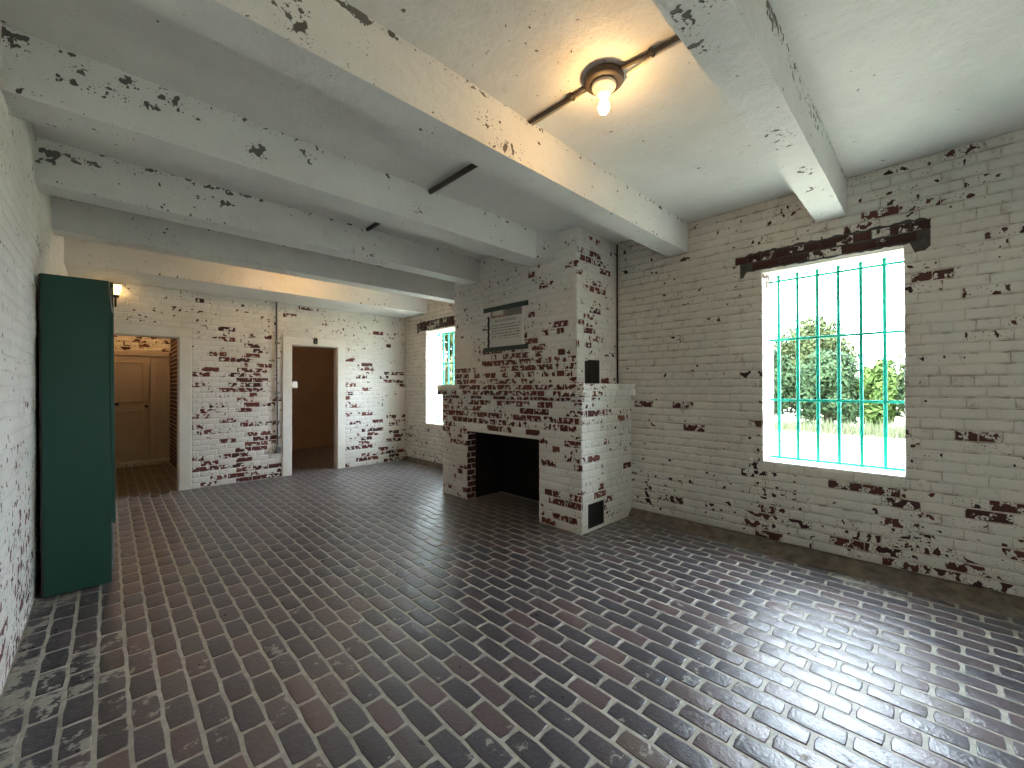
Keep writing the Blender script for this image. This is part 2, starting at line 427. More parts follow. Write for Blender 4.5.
def ragged_patch(y0, y1, z0, z1, seed, lug):
    rng = random.Random(seed); mb = MB(); top = []; bot = []
    n = 46
    for i in range(n + 1):
        t = i / n; y = y0 + (y1 - y0) * t
        e = min(t, 1 - t) * n
        k = 0.35 if e < 1 else (0.8 if e < 2 else 1)
        top.append((y, z1 - (1 - k) * 0.06 + rng.uniform(-0.008, 0.010)))
        low = z0 - (0.075 if (t < 0.07 or t > 0.965) else 0.0) * lug + rng.uniform(-0.006, 0.006) + (0.03 if e < 1 else 0)
        bot.append((y, low))
    vs = []
    for x in (XR - 0.0045, XR + 0.002):
        vs += [(x, *p) for p in top] + [(x, *p) for p in bot]
    m_ = n + 1; fs = []
    for i in range(n):
        fs.append((i, i + 1, m_ + i + 1, m_ + i))
        fs.append((2 * m_ + i, 3 * m_ + i, 3 * m_ + i + 1, 2 * m_ + i + 1))
        fs.append((i, 2 * m_ + i, 2 * m_ + i + 1, i + 1)); fs.append((m_ + i, m_ + i + 1, 3 * m_ + i + 1, 3 * m_ + i))
    mb.add(vs, fs); return mb
ragged_patch(0.03, 1.29, WZ1 - 0.005, WZ1 + 2 * COURSE + 0.012, 5, 1).build('lintel_mortar', 'lintel_mortar', wall_right)['label'] = 'bare dark lintel joint band over the near window'
ragged_patch(5.60, 6.98, WZ1 - 0.005, WZ1 + 2 * COURSE + 0.012, 6, 1).build('lintel_mortar', 'lintel_mortar', wall_right)

wall_left = slab_with_holes('wall_left', 'painted_mortar', 'x', XL - 0.3, XL, YR - 0.3, YF + 0.3, -0.25, ZC, [], 'white painted brick wall behind the green cabinet')
def left_fn(c, rng):
    p = lerp(0.50, 0.18, (c.z - 0.25) / 1.5) + 0.10 * mnoise.noise(Vector((c.y * 1.2, c.z * 1.5, 2))) + rng.gauss(0, 0.09)
    return max(0, min(1, p)), rng.random()
lb = lay((XL, 0.6, 0), Y, Z, X, YB - 0.6, ZC, left_fn, seed=51, header=5, gap=0.009, gu=0.005, proud=(0.0003, 0.0012), soft=0.013)
emit(lb, wall_left, 'painted_brick', 300, hidden=lambda c: c.y > 4.5)

wall_back = slab_with_holes('wall_back', 'painted_mortar', 'y', YB, YB + BWT, XL, XR, -0.25, ZC,
    [(D1[0], D1[1], -0.25, D1[2]), (D2[0], D2[1], -0.25, D2[2])], 'far whitewashed brick wall with the two doorways')
def back_fn(c, rng):
    x, z = c.x, c.z
    if z > 2.25: p = 0.16
    elif x < 2.1:
        p = 0.30 + 0.20 * max(0, 1 - abs(x - 1.65) / 0.6)
        if z > 1.75: p -= lerp(0, 0.22, (z - 1.75) / 0.5)
        if z < 0.45: p = 0.52
    else:
        p = 0.37 if z < 1.75 else lerp(0.3, 0.14, (z - 1.75) / 0.4)
        if z < 0.2: p = 0.5
    p += 0.10 * mnoise.noise(Vector((x * 2.0, z * 2.0, 5))) + rng.gauss(0, 0.05)
    return flake(p, rng), rng.random()
bb = lay((XL, YB, 0), X, Z, -Y, XR - XL, 2.9, back_fn, seed=61, header=6, gap=0.009, gu=0.006, proud=(0.0003, 0.0012), soft=0.013,
         holes=[(D1[0] - 0.13 - XL, D1[1] + 0.13 - XL, 0, D1[2] + 0.13), (D2[0] - 0.13 - XL, D2[1] + 0.13 - XL, 0, D2[2] + 0.13)])
emit(bb, wall_back, 'painted_brick', 300, hidden=lambda c: c.x < 0.75 and c.z < 2.3)
wall_rear = slab_with_holes('wall_rear', 'plaster', 'y', YR - 0.3, YR, XL, XR, -0.25, ZC, [], 'plain white end wall behind the viewer')

# rooms behind the doorways
wall_mid = MB(); wall_mid.box((0.86, YB + BWT, -0.01), (1.10, YF, ZC))
wm = wall_mid.build('wall_partition', 'painted_mortar'); tag(wm, 'brick partition seen edge-on through the left doorway', 'wall', kind='structure')
pb = lay((0.86, YB + BWT, 0), Y, Z, -X, YF - YB - BWT, 2.9, lambda c, r: (0.97, r.random() * 0.4), seed=71, proud=(0.002, 0.006))
emit(pb, wm, 'painted_brick', 0)
mb = MB(); mb.box((XL, YF, -0.25), (1.0, YF + 0.3, ZC))
wall_anteroom = mb.build('wall_anteroom', 'painted_mortar'); tag(wall_anteroom, 'lamplit brick wall above the panelled doors in the left room', 'wall', kind='structure')
ab = lay((XL, YF, 0), X, Z, -Y, 0.86 - XL, 2.9, lambda c, r: (0.50 + r.gauss(0, 0.15), r.random()), seed=72, holes=[(0, 1.18, 0, 2.13)], proud=(0.002, 0.006))
emit(ab, wall_anteroom, 'painted_brick', 0)
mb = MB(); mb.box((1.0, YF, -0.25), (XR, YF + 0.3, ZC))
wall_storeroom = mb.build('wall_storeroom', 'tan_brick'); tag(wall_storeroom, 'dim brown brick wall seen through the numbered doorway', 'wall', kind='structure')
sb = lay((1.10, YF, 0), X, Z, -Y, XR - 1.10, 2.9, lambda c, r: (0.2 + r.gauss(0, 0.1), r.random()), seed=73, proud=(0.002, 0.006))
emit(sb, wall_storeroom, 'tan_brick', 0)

# ------------------------------------------------------------------ ceiling and beams
mb = MB()
def grid(mb, O, A, B, la, lb, step, peel):
    O, A, B = Vector(O), Vector(A), Vector(B); na = max(1, int(la / step)); nb = max(1, int(lb / step)); vs = []; pl = []
    for j in range(nb + 1):
        for i in range(na + 1):
            p = O + A * (la * i / na) + B * (lb * j / nb); vs.append(p); pl.append(peel(p))
    fs = [(j * (na + 1) + i, j * (na + 1) + i + 1, (j + 1) * (na + 1) + i + 1, (j + 1) * (na + 1) + i) for j in range(nb) for i in range(na)]
    if A.cross(B).dot(Vector((0, 0, 1))) > 0: fs = [tuple(reversed(f)) for f in fs]
    mb.add(vs, fs, pl)
def ceil_peel(p):
    return 0.17 + 0.20 * mnoise.noise(Vector((p.x * 1.1, p.y * 1.1, 1)))
mb.box((XL - 0.3, YR - 0.3, ZC + 0.003), (XR + WT, YF + 0.3, ZC + 0.25), peel=0.15)
grid(mb, (XL - 0.3, YR - 0.3, ZC), X, Y, XR + WT - XL + 0.3, YF - YR + 0.6, 0.06, ceil_peel)
ceiling = mb.build('ceiling', 'painted_concrete'); tag(ceiling, 'white concrete ceiling slab carrying six deep beams', 'ceiling', kind='structure')
SPOTS = {  # flaked places on each beam: face ('s' side, 'b' bottom), x, z or y, reach x, reach z/y, strength
 2: [('s', -.33, 3.06, .05, .035, .9), ('s', -.1, 2.97, .07, .018, .85), ('s', 0, 3.0, .035, .03, .85), ('s', .05, 2.985, .03, .02, .8), ('s', .07, 3.07, .04, .025, .9), ('s', .16, 2.99, .045, .025, .9), ('s', .24, 3.06, .05, .025, .9), ('s', -.12, 3.05, .05, .03, .55), ('s', .35, 3.01, .04, .02, .6), ('s', .67, 2.94, .05, .045, .9), ('s', .97, 3.03, .05, .03, .7), ('s', 1.85, 2.95, .05, .05, .6)],
 3: [('s', -.29, 3.05, .06, .02, .8), ('s', -.1, 3.04, .09, .025, .85), ('s', -.32, 2.98, .05, .03, .6), ('s', .7, 3.0, .05, .03, .6)],
 1: [('s', .53, 2.93, .05, .07, .75), ('s', .53, 3.02, .03, .05, .8), ('s', .79, 3.10, .04, .03, .9), ('s', 1.56, 2.98, .08, .05, .5), ('s', 1.7, 2.88, .10, .04, .6), ('b', 1.2, 1.9, .05, .02, .5)],
 0: [('b', 1.55, .66, .06, .04, .8), ('b', 1.54, .56, .06, .03, .6), ('b', 1.71, .67, .05, .03, .7), ('b', 2.62, .59, .2, .06, .42), ('b', 3.16, .58, .1, .04, .45), ('b', 3.5, .6, .08, .04, .42), ('s', 2.12, 3.08, .15, .04, .7), ('s', 2.5, 3.05, .2, .05, .55), ('s', 3.0, 3.05, .25, .04, .55)],
 4: [], 5: []}
BEAMS = [(0.503, 0.701, 'beam nearest the viewer, ending above the near window'), (1.783, 1.99, 'beam lit warm on its near side by the ceiling bulb'), (2.998, 3.262, 'beam with dark flaked patches at its left end, meeting the chimney'),
         (4.19, 4.413, 'grey beam just behind the flaked one, meeting the chimney'), (5.33, 5.55, 'shaded grey beam before the glowing one'), (6.634, YB, 'wide beam against the far wall, glowing amber from a hidden bulb')]
for i, (a, b, lab) in enumerate(BEAMS):
    x1 = XR
    if i in (2, 3): x1 = 3.49
    def pf(face):
        def f(p):
            v = 0.20 + 0.14 * mnoise.noise(Vector((p.x * 1.3, p.y * 2, p.z * 3 + i)))
            w = p.z if face == 's' else p.y
            for (fc, x, q, rx, rq, st) in SPOTS[i]:
                if fc != face: continue
                e = ((p.x - x) / rx) ** 2 + ((w - q) / rq) ** 2
                if e < 8: v = max(v, (0.30 + 0.55 * st) * math.exp(-0.30 * e))
            if face == 's' and p.z < ZB + 0.03: v += 0.10
            if face == 's' and p.z > ZC - 0.024: v += 0.22
            return min(1, v)
        return f
    mb = MB(); st = 0.022
    grid(mb, (XL, a, ZB), X, Z, x1 - XL, ZC - ZB, st, pf('s'))
    grid(mb, (XL, a, ZB), X, Y, x1 - XL, b - a, st, pf('b'))
    if i < 5: grid(mb, (XL, b, ZB), X, Z, x1 - XL, ZC - ZB, 0.05, pf('s'))
    nv = [mnoise.noise(Vector(v) * 3.0) * 0.004 + mnoise.noise(Vector(v) * 11.0) * 0.0018 for v in mb.v]
    mb.v = [(v[0], v[1] + (n if abs(v[1] - a) < 1e-4 or abs(v[1] - b) < 1e-4 else 0), v[2] + (n if abs(v[2] - ZB) < 1e-4 else 0)) for v, n in zip(mb.v, nv)]
    o = mb.build('beam', 'painted_concrete', ceiling, smooth=False, fix=False); o['label'] = lab

# ------------------------------------------------------------------ kerb at the foot of the window wall
def kerb(y0, y1):
    mb = MB(); n = int((y1 - y0) / 0.05); prof = [(0.0, 0.080), (-0.025, 0.062), (-0.07, 0.040), (-0.14, 0.022), (-0.20, 0.0), (-0.20, -0.004), (0.0, -0.004)]
    vs = []
    for i in range(n + 1):
        y = y0 + (y1 - y0) * i / n
        for k, (dx, z) in enumerate(prof):
            wf = 0.4 + 0.6 * max(0.0, min(1.0, (2.43 - y) / 1.4)) if y < 3 else 0.45
            e = mnoise.noise(Vector((y * 2.2, k * 0.9, 0))) * 0.018 if k in (1, 2, 3, 4) else 0
            vs.append((XR + dx * wf + e * 1.2, y, z + (abs(e) * 0.6 if k in (1, 2, 3) else 0)))
    m_ = len(prof); fs = []
    for i in range(n):
        for k in range(m_): fs.append((i * m_ + k, i * m_ + (k + 1) % m_, (i + 1) * m_ + (k + 1) % m_, (i + 1) * m_ + k))
    fs += [tuple(range(m_)), tuple(range(n * m_, (n + 1) * m_))]
    mb.add(vs, fs); return mb
tag(kerb(YR, 2.44).build('baseboard_right', 'kerb_mortar', smooth=True), 'rough brown mortar kerb along the foot of the near window wall', 'kerb', kind='structure')
tag(kerb(4.76, YB).build('baseboard_right', 'kerb_mortar', smooth=True), 'short brown mortar kerb between the chimney and the far corner', 'kerb', kind='structure')

# ------------------------------------------------------------------ windows
def window(idx, a, b, label, bars=6):
    w = empty('window_%d' % idx, (XR + 0.25, (a + b) / 2, WZ0)); tag(w, label, 'window', kind='structure')
    part(MB().box((XR + 0.03, a, WZ1 - 0.028), (XR + WT, b, WZ1), 0.004), 'head_board', 'white_wood', w)
    part(MB().box((XR + 0.012, a, WZ1 - 0.014), (XR + 0.03, b, WZ1), 0.003), 'head_bead', 'white_wood', w)
    part(MB().box((XR + 0.008, a, WZ0), (XR + WT + 0.03, b, WZ0 + 0.014), 0.004), 'sill', 'white_wood', w)
    xb = XR + 0.25; pitch = 0.148; y0 = b - 0.072
    for k in range(bars):
        y = y0 - k * pitch
        part(MB().box((xb - 0.008, y - 0.0125, WZ0 + 0.012), (xb + 0.008, y + 0.0125, WZ1 - 0.026), 0.003), 'vertical_bar', 'teal_bar', w)
    for z in (2.434, 1.885, 1.324, 0.79):
        part(MB().box((xb - 0.016, a, z - 0.011), (xb - 0.004, b, z + 0.011), 0.002), 'cross_bar', 'teal_bar', w)
window(1, *WINS[0], 'large window with teal iron bars beside the chimney, trees outside')
window(2, *WINS[1], 'barred window half hidden behind the chimney near the far corner')
window(3, *WINS[2], 'barred window in the same wall outside the picture')  # unseen window, added to brighten the left wall with daylight

# ------------------------------------------------------------------ doorways
def doorway(idx, d, label):
    a, b, t = d; cw = 0.125; yf = YB - 0.022
    r = empty('door_%d' % idx, ((a + b) / 2, YB, 0)); tag(r, label, 'doorway', kind='structure')
    part(MB().box((a - cw, yf, 0), (a + 0.012, YB + 0.01, t), 0.004), 'casing', 'white_wood', r)
    part(MB().box((b - 0.012, yf, 0), (b + cw, YB + 0.01, t), 0.004), 'casing', 'white_wood', r)
    part(MB().box((a - cw, yf - 0.003, t - 0.012), (b + cw, YB + 0.01, t + cw), 0.004), 'head_casing', 'white_wood', r)
    part(MB().box((a - cw - 0.012, yf - 0.02, t + cw), (b + cw + 0.012, YB + 0.008, t + cw + 0.016), 0.004), 'drip_cap', 'white_wood', r)
    part(MB().box((a, YB + 0.01, 0), (a + 0.025, YB + BWT, t), 0.003), 'jamb', 'cream_wood', r)
    part(MB().box((b - 0.025, YB + 0.01, 0), (b, YB + BWT, t), 0.003), 'jamb', 'cream_wood', r)
    part(MB().box((a + 0.025, YB + 0.01, t - 0.025), (b - 0.025, YB + BWT, t), 0.003), 'head_jamb', 'cream_wood', r)
doorway(1, D1, 'white cased doorway beside the green cabinet, panelled doors beyond')
doorway(2, D2, 'white cased doorway with a small number plate, dim brown room beyond')
pq = empty('number_plaque', (2.521, YB - 0.026, 2.21)); tag(pq, 'small ivory plate with a black 8 above the right doorway', 'number plate')
part(MB().box((2.480, YB - 0.036, 2.175), (2.562, YB - 0.0265, 2.285), 0.003), 'plate', 'plaque_ivory', pq)
fc = bpy.data.curves.new('digit', 'FONT'); fc.body = '8'; fc.size = 0.135; fc.align_x = 'CENTER'; fc.align_y = 'CENTER'; fc.extrude = 0.002; fc.offset = 0.007
fo = bpy.data.objects.new('digit_source', fc); COL.objects.link(fo)
dg = bpy.context.evaluated_depsgraph_get(); dme = bpy.data.meshes.new_from_object(fo.evaluated_get(dg)); bpy.data.objects.remove(fo)
dme.materials.clear(); dme.materials.append(M['plaque_black'])
dgo = bpy.data.objects.new('digit', dme); COL.objects.link(dgo); dgo.parent = pq
dgo.rotation_euler = (math.pi / 2, 0, 0); dgo.location = (0, -0.012, 0.020)

# panelled closet doors in the left far room, standing on a whitewashed brick step
st = empty('brick_step', (0.3, YF - 0.2, 0)); tag(st, 'low pale brick step under the panelled doors in the left room', 'step')
part(MB().box((XL + 0.02, YF - 0.20, 0.004), (0.835, YF - 0.01, 0.085)), 'core', 'painted_mortar', st)
sbk = lay((XL + 0.02, YF - 0.20, 0.006), X, Z, -Y, 0.835 - XL - 0.02, 0.082, lambda c, r: (0.3, r.random() * 0.5), course=0.08, L=0.11, header=0, seed=81)
emit(sbk, st, 'painted_brick', 12)
dr = empty('door_3', (0.2, YF - 0.1, 0.09)); tag(dr, 'pair of closed cream panelled doors in the room beyond the left doorway', 'door', kind='structure')
def leafdoor(x0, x1, panels):
    y = YF - 0.085
    lf = part(MB().box((x0, y, 0.10), (x1, y + 0.045, 2.03), 0.003), 'door_leaf', 'cream_wood', dr)
    for (z0, z1) in panels:
        for (q0, q1, r0, r1) in ((x0 + 0.08, x1 - 0.08, z0, z0 + 0.02), (x0 + 0.08, x1 - 0.08, z1 - 0.02, z1), (x0 + 0.08, x0 + 0.10, z0 + 0.02, z1 - 0.02), (x1 - 0.10, x1 - 0.08, z0 + 0.02, z1 - 0.02)):
            o = MB().box((q0, y - 0.012, r0), (q1, y, r1), 0.004).build('panel_moulding', 'cream_wood'); o.parent = lf
            lf_w = Matrix.Translation(dr.location) @ lf.matrix_parent_inverse
            o.matrix_parent_inverse = lf_w.inverted()
leafdoor(-0.20, 0.545, [(0.22, 1.02), (1.18, 1.92)])
leafdoor(0.556, 0.80, [(0.22, 1.02), (1.18, 1.92)])
part(MB().box((-0.30, YF - 0.10, 2.035), (0.83, YF - 0.02, 2.125), 0.004), 'head_casing', 'cream_wood', dr)
part(MB().box((0.802, YF - 0.095, 0.09), (0.845, YF - 0.02, 2.035), 0.003), 'casing', 'cream_wood', dr)
part(MB().lathe((0.50, YF - 0.085, 1.10), [(0.012, 0), (0.012, 0.03), (0.024, 0.04), (0.026, 0.055), (0.012, 0.065)], 14, -Y), 'knob', 'black_iron', dr, True)

# ------------------------------------------------------------------ chimney breast
CX, CY0, CY1 = 3.313, 2.43, 4.777           # lower body
UX, UY0, UY1 = 3.48, 2.61, 4.727            # upper stack
OY0, OY1, OZ = 2.99, 4.24, 0.883            # fire opening
MZ0, MZ1 = 1.345, 1.480
ch = empty('chimney_breast', ((CX + XR) / 2, (CY0 + CY1) / 2, 0)); tag(ch, 'whitewashed brick chimney breast with flaking red bricks, mantel and dark fire opening', 'fireplace')
mb = MB(); e = XR - 0.004
mb.box((CX, CY0, 0), (e, OY0, MZ0)); mb.box((CX, OY1, 0), (e, CY1, MZ0)); mb.box((CX, OY0, OZ), (e, OY1, MZ0)); mb.box((3.92, OY0, 0), (e, OY1, OZ))
part(mb, 'lower_body', 'painted_mortar', ch)
part(MB().box((UX, UY0, MZ1 - 0.01), (e, UY1, ZC - 0.003)), 'upper_stack', 'painted_mortar', ch)
mt = part(MB().box((CX - 0.055, CY0 - 0.055, MZ0), (e, CY1 + 0.055, MZ1), 0.004), 'mantel', 'painted_mortar', ch)
mb = MB(); g = 0.006
mb.box((CX + 0.14, OY0, 0.0), (3.92, OY0 + g, OZ)); mb.box((CX + 0.14, OY1 - g, 0.0), (3.92, OY1, OZ)); mb.box((3.92 - g, OY0, 0), (3.92, OY1, OZ)); mb.box((CX + 0.10, OY0, OZ - g), (3.92, OY1, OZ))
part(mb, 'firebox_lining', 'soot', ch)
part(MB().box((CX + 0.02, OY0, OZ - 0.012), (CX + 0.09, OY1, OZ - 0.001), 0.002), 'lintel_iron', 'black_iron', ch)
def chim_fn(c, rng):
    y, z = c.y, c.z
    if c.x < UX + 0.02 and c.z > MZ1:          # upper front
        p = lerp(0.62, 0.40, (z - 1.5) / 0.5) if z < 2.0 else lerp(0.40, 0.20, (z - 2.0) / 0.45)
        if z > 2.35: p = 0.17 + (0.08 if z > 2.7 else 0)
        if y > 4.1: p -= lerp(0, 0.25, (z - 1.5) / 0.5)
        if y > 3.4 and z > 1.9: p -= 0.10
    elif c.z > MZ1:                             # upper side
        p = 0.26 + (0.18 if 2.5 < z < 2.95 else 0) + (0.1 if 1.7 < z < 2.0 else 0) - lerp(0, 0.15, (c.x - 3.8) / 0.3)
    elif c.z > MZ0:
        p = 0.64 if c.x < 3.6 else 0.3
        if c.x > 3.85: p = 0.1
    elif c.x < CX + 0.02:                       # lower front
        p = 0.60 if z > 1.0 else lerp(0.46, 0.28, (1.0 - z) / 0.25)
        if z < 0.72: p = 0.25 + (0.15 if z < 0.35 and y < 3.0 else 0) + (0.12 if z < 0.12 else 0)
    else:                                       # lower side
        p = 0.22 + (0.24 if z > 1.12 and c.x < 3.75 else 0) + (0.16 if z < 0.5 and c.x < 3.8 else 0)
    p += 0.08 * mnoise.noise(Vector((y * 2, z * 2, c.x))) + rng.gauss(0, 0.05)
    return flake(p + (0.10 if p > 0.38 else 0.0), rng), 0.25 + 0.75 * rng.random()
ov = 0.004
cb = lay((CX, CY0 - ov, 0), Y, Z, -X, CY1 - CY0 + 2 * ov, MZ0, chim_fn, proud=(0.0008, 0.0028), soft=0.012, gu=0.008, seed=91, holes=[(OY0 - CY0 + ov, OY1 - CY0 + ov, -1, OZ)], cphase=1, header=3)
cb += lay((CX - ov, CY0, 0), X, Z, -Y, e - CX, MZ0, chim_fn, proud=(0.0004, 0.0018), soft=0.012, gu=0.008, seed=92, cphase=0, header=6, holes=[(0.10, 0.385, 0.03, 0.28)])
cb += lay((UX, UY0 - ov, MZ1), Y, Z, -X, UY1 - UY0 + 2 * ov, ZC - MZ1 - 0.01, chim_fn, proud=(0.0008, 0.0028), soft=0.012, gu=0.008, seed=93, cphase=1, header=3)
cb += lay((UX - ov, UY0, MZ1), X, Z, -Y, e - UX, ZC - MZ1 - 0.01, chim_fn, proud=(0.0004, 0.0018), soft=0.012, gu=0.008, seed=94, header=6, holes=[(0.13, 0.41, 0.0, 0.265)])
cb += lay((UX, UY1, MZ1), X, Z, Y, e - UX, ZC - MZ1 - 0.01, chim_fn, proud=(0.0008, 0.0028), soft=0.012, gu=0.008, seed=95, header=3)
cb += lay((CX, CY1, 0), X, Z, Y, e - CX, MZ0, chim_fn, proud=(0.0008, 0.0028), soft=0.012, gu=0.008, seed=96, header=3)
cb += lay((CX, OY1, 0), X, Z, -Y, 0.14, OZ, lambda c, r: (0.95, 0.1 + 0.3 * r.random()), seed=97, header=0, L=0.14)
cb += lay((CX, OY0, 0), X, Z, Y, 0.14, OZ, lambda c, r: (0.85, 0.3 + 0.3 * r.random()), seed=98, header=0, L=0.14)
emit(cb, ch, 'painted_brick', 300)
mk = lay((CX - 0.055, CY0 - 0.055 - ov, MZ0), Y, Z, -X, CY1 - CY0 + 0.11 + 2 * ov, MZ1 - MZ0, chim_fn, seed=99, course=(MZ1 - MZ0) / 2, header=2, cphase=1)
mk += lay((CX - 0.055 - ov, CY0 - 0.055, MZ0), X, Z, -Y, e - CX + 0.055, MZ1 - MZ0, chim_fn, seed=100, course=(MZ1 - MZ0) / 2, header=2, cphase=1)
mk += lay((CX - 0.055, CY1 + 0.055, MZ0), X, Z, Y, e - CX + 0.055, MZ1 - MZ0, chim_fn, seed=101, course=(MZ1 - MZ0) / 2, header=2, cphase=1)
def emit_under(bricks, par, world_loc, mat):
    for b in sorted(bricks, key=lambda q: -q['area'])[:120]:
        m2 = MB(); m2.add([v - b['c'] for v in b['v']], b['f'], b['peel'], b['tint'])
        o = m2.build('brick', mat, None, smooth=True, fix=False); o.parent = par
        o.matrix_parent_inverse = (Matrix.Translation(Vector(world_loc)) @ par.matrix_parent_inverse).inverted(); o.location = b['c']
emit_under(mk, mt, ch.location, 'painted_brick')
def iron_plate(x0, x1, z0, z1, y, name, lab):
    p = part(MB().box((x0, y - 0.002, z0), (x1, y + 0.004, z1), 0.001), name, 'black_iron', ch); p['label'] = lab
    for k in range(4):
        xx = x0 + (x1 - x0) * (k + 0.5) / 4
        o = MB().box((xx - 0.022, y - 0.006, z0 + 0.012), (xx + 0.022, y - 0.0015, z1 - 0.012), 0.002).build('iron_slat', 'black_iron'); o.parent = p
        o.matrix_parent_inverse = (Matrix.Translation(Vector(ch.location)) @ p.matrix_parent_inverse).inverted()
part(MB().add([(3.27, 2.999, ZB + 0.004), (3.485, 2.86, ZB + 0.03), (3.485, 2.999, ZB - 0.03), (3.27, 2.999, ZC - 0.004), (3.485, 2.86, ZC - 0.004), (3.485, 2.999, ZC - 0.004)], [(0, 1, 4, 3), (0, 2, 1), (3, 4, 5), (0, 3, 5, 2), (1, 2, 5, 4)], 0.3), 'plaster_fillet', 'painted_concrete', ch)
iron_plate(3.415, 3.692, 0.034, 0.276, CY0, 'cleanout_door', 'black iron cleanout door at floor level')
iron_plate(3.614, 3.888, 1.484, 1.741, UY0, 'flue_cover', 'black iron cover just above the mantel')

cb_ = MB().tube([(XR - 0.012, UY0 - 0.012, 1.49), (XR - 0.016, UY0 - 0.014, 2.0), (XR - 0.012, UY0 - 0.012, 2.6), (XR - 0.012, UY0 - 0.012, ZC - 0.02)], 0.009, 8)
tag(cb_.build('wall_cable', 'conduit_brown', smooth=True), 'thin dark cable in the corner between chimney stack and window wall', 'cable')

# ------------------------------------------------------------------ poster on the chimney
def sheet_mat():
    t = NT('printed_sheet'); g_ = t.n('ShaderNodeTexCoord').outputs['Object']
    sp = t.n('ShaderNodeSeparateXYZ'); t.l(g_, sp.inputs[0]); y, z = sp.outputs[1], sp.outputs[2]
    c = (0.62, 0.62, 0.58)
    def band(v, lo, hi): return t.math('MULTIPLY', t.math('GREATER_THAN', v, lo), t.math('LESS_THAN', v, hi))
    rows = t.math('LESS_THAN', t.math('FRACT', t.math('DIVIDE', z, 0.034)), 0.45)
    words = t.math('GREATER_THAN', t.noise(60, 1, 0.5, vec=g_, stretch=(0, 1, 0.35)), 0.44)
    txt = t.math('MULTIPLY', t.math('MULTIPLY', rows, words), t.math('MULTIPLY', band(z, 0.145, 0.325), band(y, -0.26, 0.25)))
    redrow = t.math('LESS_THAN', z, 0.20)
    ttl = t.math('MULTIPLY', t.math('MULTIPLY', band(z, 0.350, 0.385), band(y, -0.20, 0.19)), t.math('GREATER_THAN', t.noise(90, 2, 0.6, vec=g_), 0.5))
    col = t.mix(t.math('MULTIPLY', txt, 0.75), c, (0.10, 0.10, 0.10))
    col = t.mix(t.math('MULTIPLY', t.math('MULTIPLY', txt, redrow), 0.6), col, (0.28, 0.13, 0.09))
    col = t.mix(t.math('MULTIPLY', ttl, 0.8), col, (0.14, 0.14, 0.14))
    hdr = t.math('GREATER_THAN', z, 0.408)
    pic = t.ramp(t.noise(26, 5, 0.7, vec=g_), [(0.35, (0.10, 0.06, 0.045)), (0.5, (0.30, 0.20, 0.15)), (0.65, (0.50, 0.40, 0.32))])
    grey = t.ramp(t.noise(14, 3, 0.6, vec=g_), [(0.35, (0.10, 0.10, 0.095)), (0.65, (0.22, 0.21, 0.19))])
    pic = t.mix(t.math('GREATER_THAN', y, -0.02), grey, pic)
    pic = t.mix(t.math('MULTIPLY', band(y, 0.03, 0.22), t.math('GREATER_THAN', z, 0.440)), pic, (0.62, 0.58, 0.50))
    col = t.mix(hdr, col, pic)
    t.set(color=col, rough=0.35); M['printed_sheet'] = t.m
sheet_mat()
PX = UX - 0.012
sg = empty('hanging_sign', (PX, 3.675, 1.90)); tag(sg, 'printed notice sheet between two dark green rails on the chimney', 'sign')
part(MB().box((PX - 0.026, 3.290, 2.395), (PX, 4.068, 2.450), 0.004), 'top_rail', 'dark_green_wood', sg)
part(MB().box((PX - 0.026, 3.290, 1.892), (PX, 4.068, 1.946), 0.004), 'bottom_rail', 'dark_green_wood', sg)
part(MB().box((PX - 0.010, 3.355, 1.93), (PX - 0.004, 4.0, 2.41), 0.001), 'clear_panel', 'white_plastic', sg)
sh = MB().box((-0.0012, -0.29, 0.035), (0, 0.27, 0.51)).build('sheet', 'printed_sheet', sg); sh.location = (-0.0105, 0, 0)
mb = MB()
mb.tube([(PX - 0.014, 3.975 + 0.006 * math.sin(k * 1.3), 1.945 + 0.45 * k / 24) for k in range(22)], 0.014, 8)
part(mb, 'binding_cord', 'plaque_black', sg, True)

# ------------------------------------------------------------------ ceiling lamp and wiring
LX, LY = 1.905, 1.245
def lamp(loc, label, glowmat, group=None):
    r = empty('ceiling_lamp', loc); tag(r, label, 'lamp', group); x, y, z = loc
    part(MB().lathe((x, y, z), [(0.085, -0.002), (0.105, -0.010), (0.105, -0.035), (0.095, -0.045), (0.06, -0.048)], 28), 'junction_box', 'conduit_brown', r, True)
    hl = part(MB().lathe((x, y, z - 0.045), [(0.062, 0), (0.066, -0.010), (0.062, -0.024), (0.040, -0.034), (0.034, -0.055), (0.030, -0.062)], 26), 'lamp_holder', 'porcelain', r, True)
    part(MB().lathe((x, y, z - 0.105), [(0.013, 0), (0.014, -0.018), (0.020, -0.034), (0.028, -0.052), (0.030, -0.068), (0.026, -0.084), (0.016, -0.096), (0.004, -0.100)], 22), 'bulb', glowmat, r, True)
    return r
lamp((LX, LY, ZC), 'bare glowing bulb in a porcelain holder on a round brown ceiling box', 'bulb_glow')
lamp((1.92, 5.80, ZC), 'glowing ceiling bulb hidden behind the far beams', 'bulb_glow_strong')
lamp((0.35, 9.85, ZC), 'bulb lighting the room with the panelled doors', 'bulb_glow_strong')
lamp((2.6, 8.6, ZC), 'dim bulb in the brown room behind the numbered doorway', 'bulb_glow_dim')
cz = ZC - 0.016
def run(pts, r, name, mat, label, clips=()):
    o = empty(name, pts[0]); tag(o, label, 'conduit')
    part(MB().tube(pts, r, 8), 'pipe', mat, o, True)
    for c in clips: part(MB().box((c[0] - 0.022, c[1] - 0.008, ZC - 0.030), (c[0] + 0.022, c[1] + 0.008, ZC - 0.001), 0.003), 'clip', mat, o)
    return o
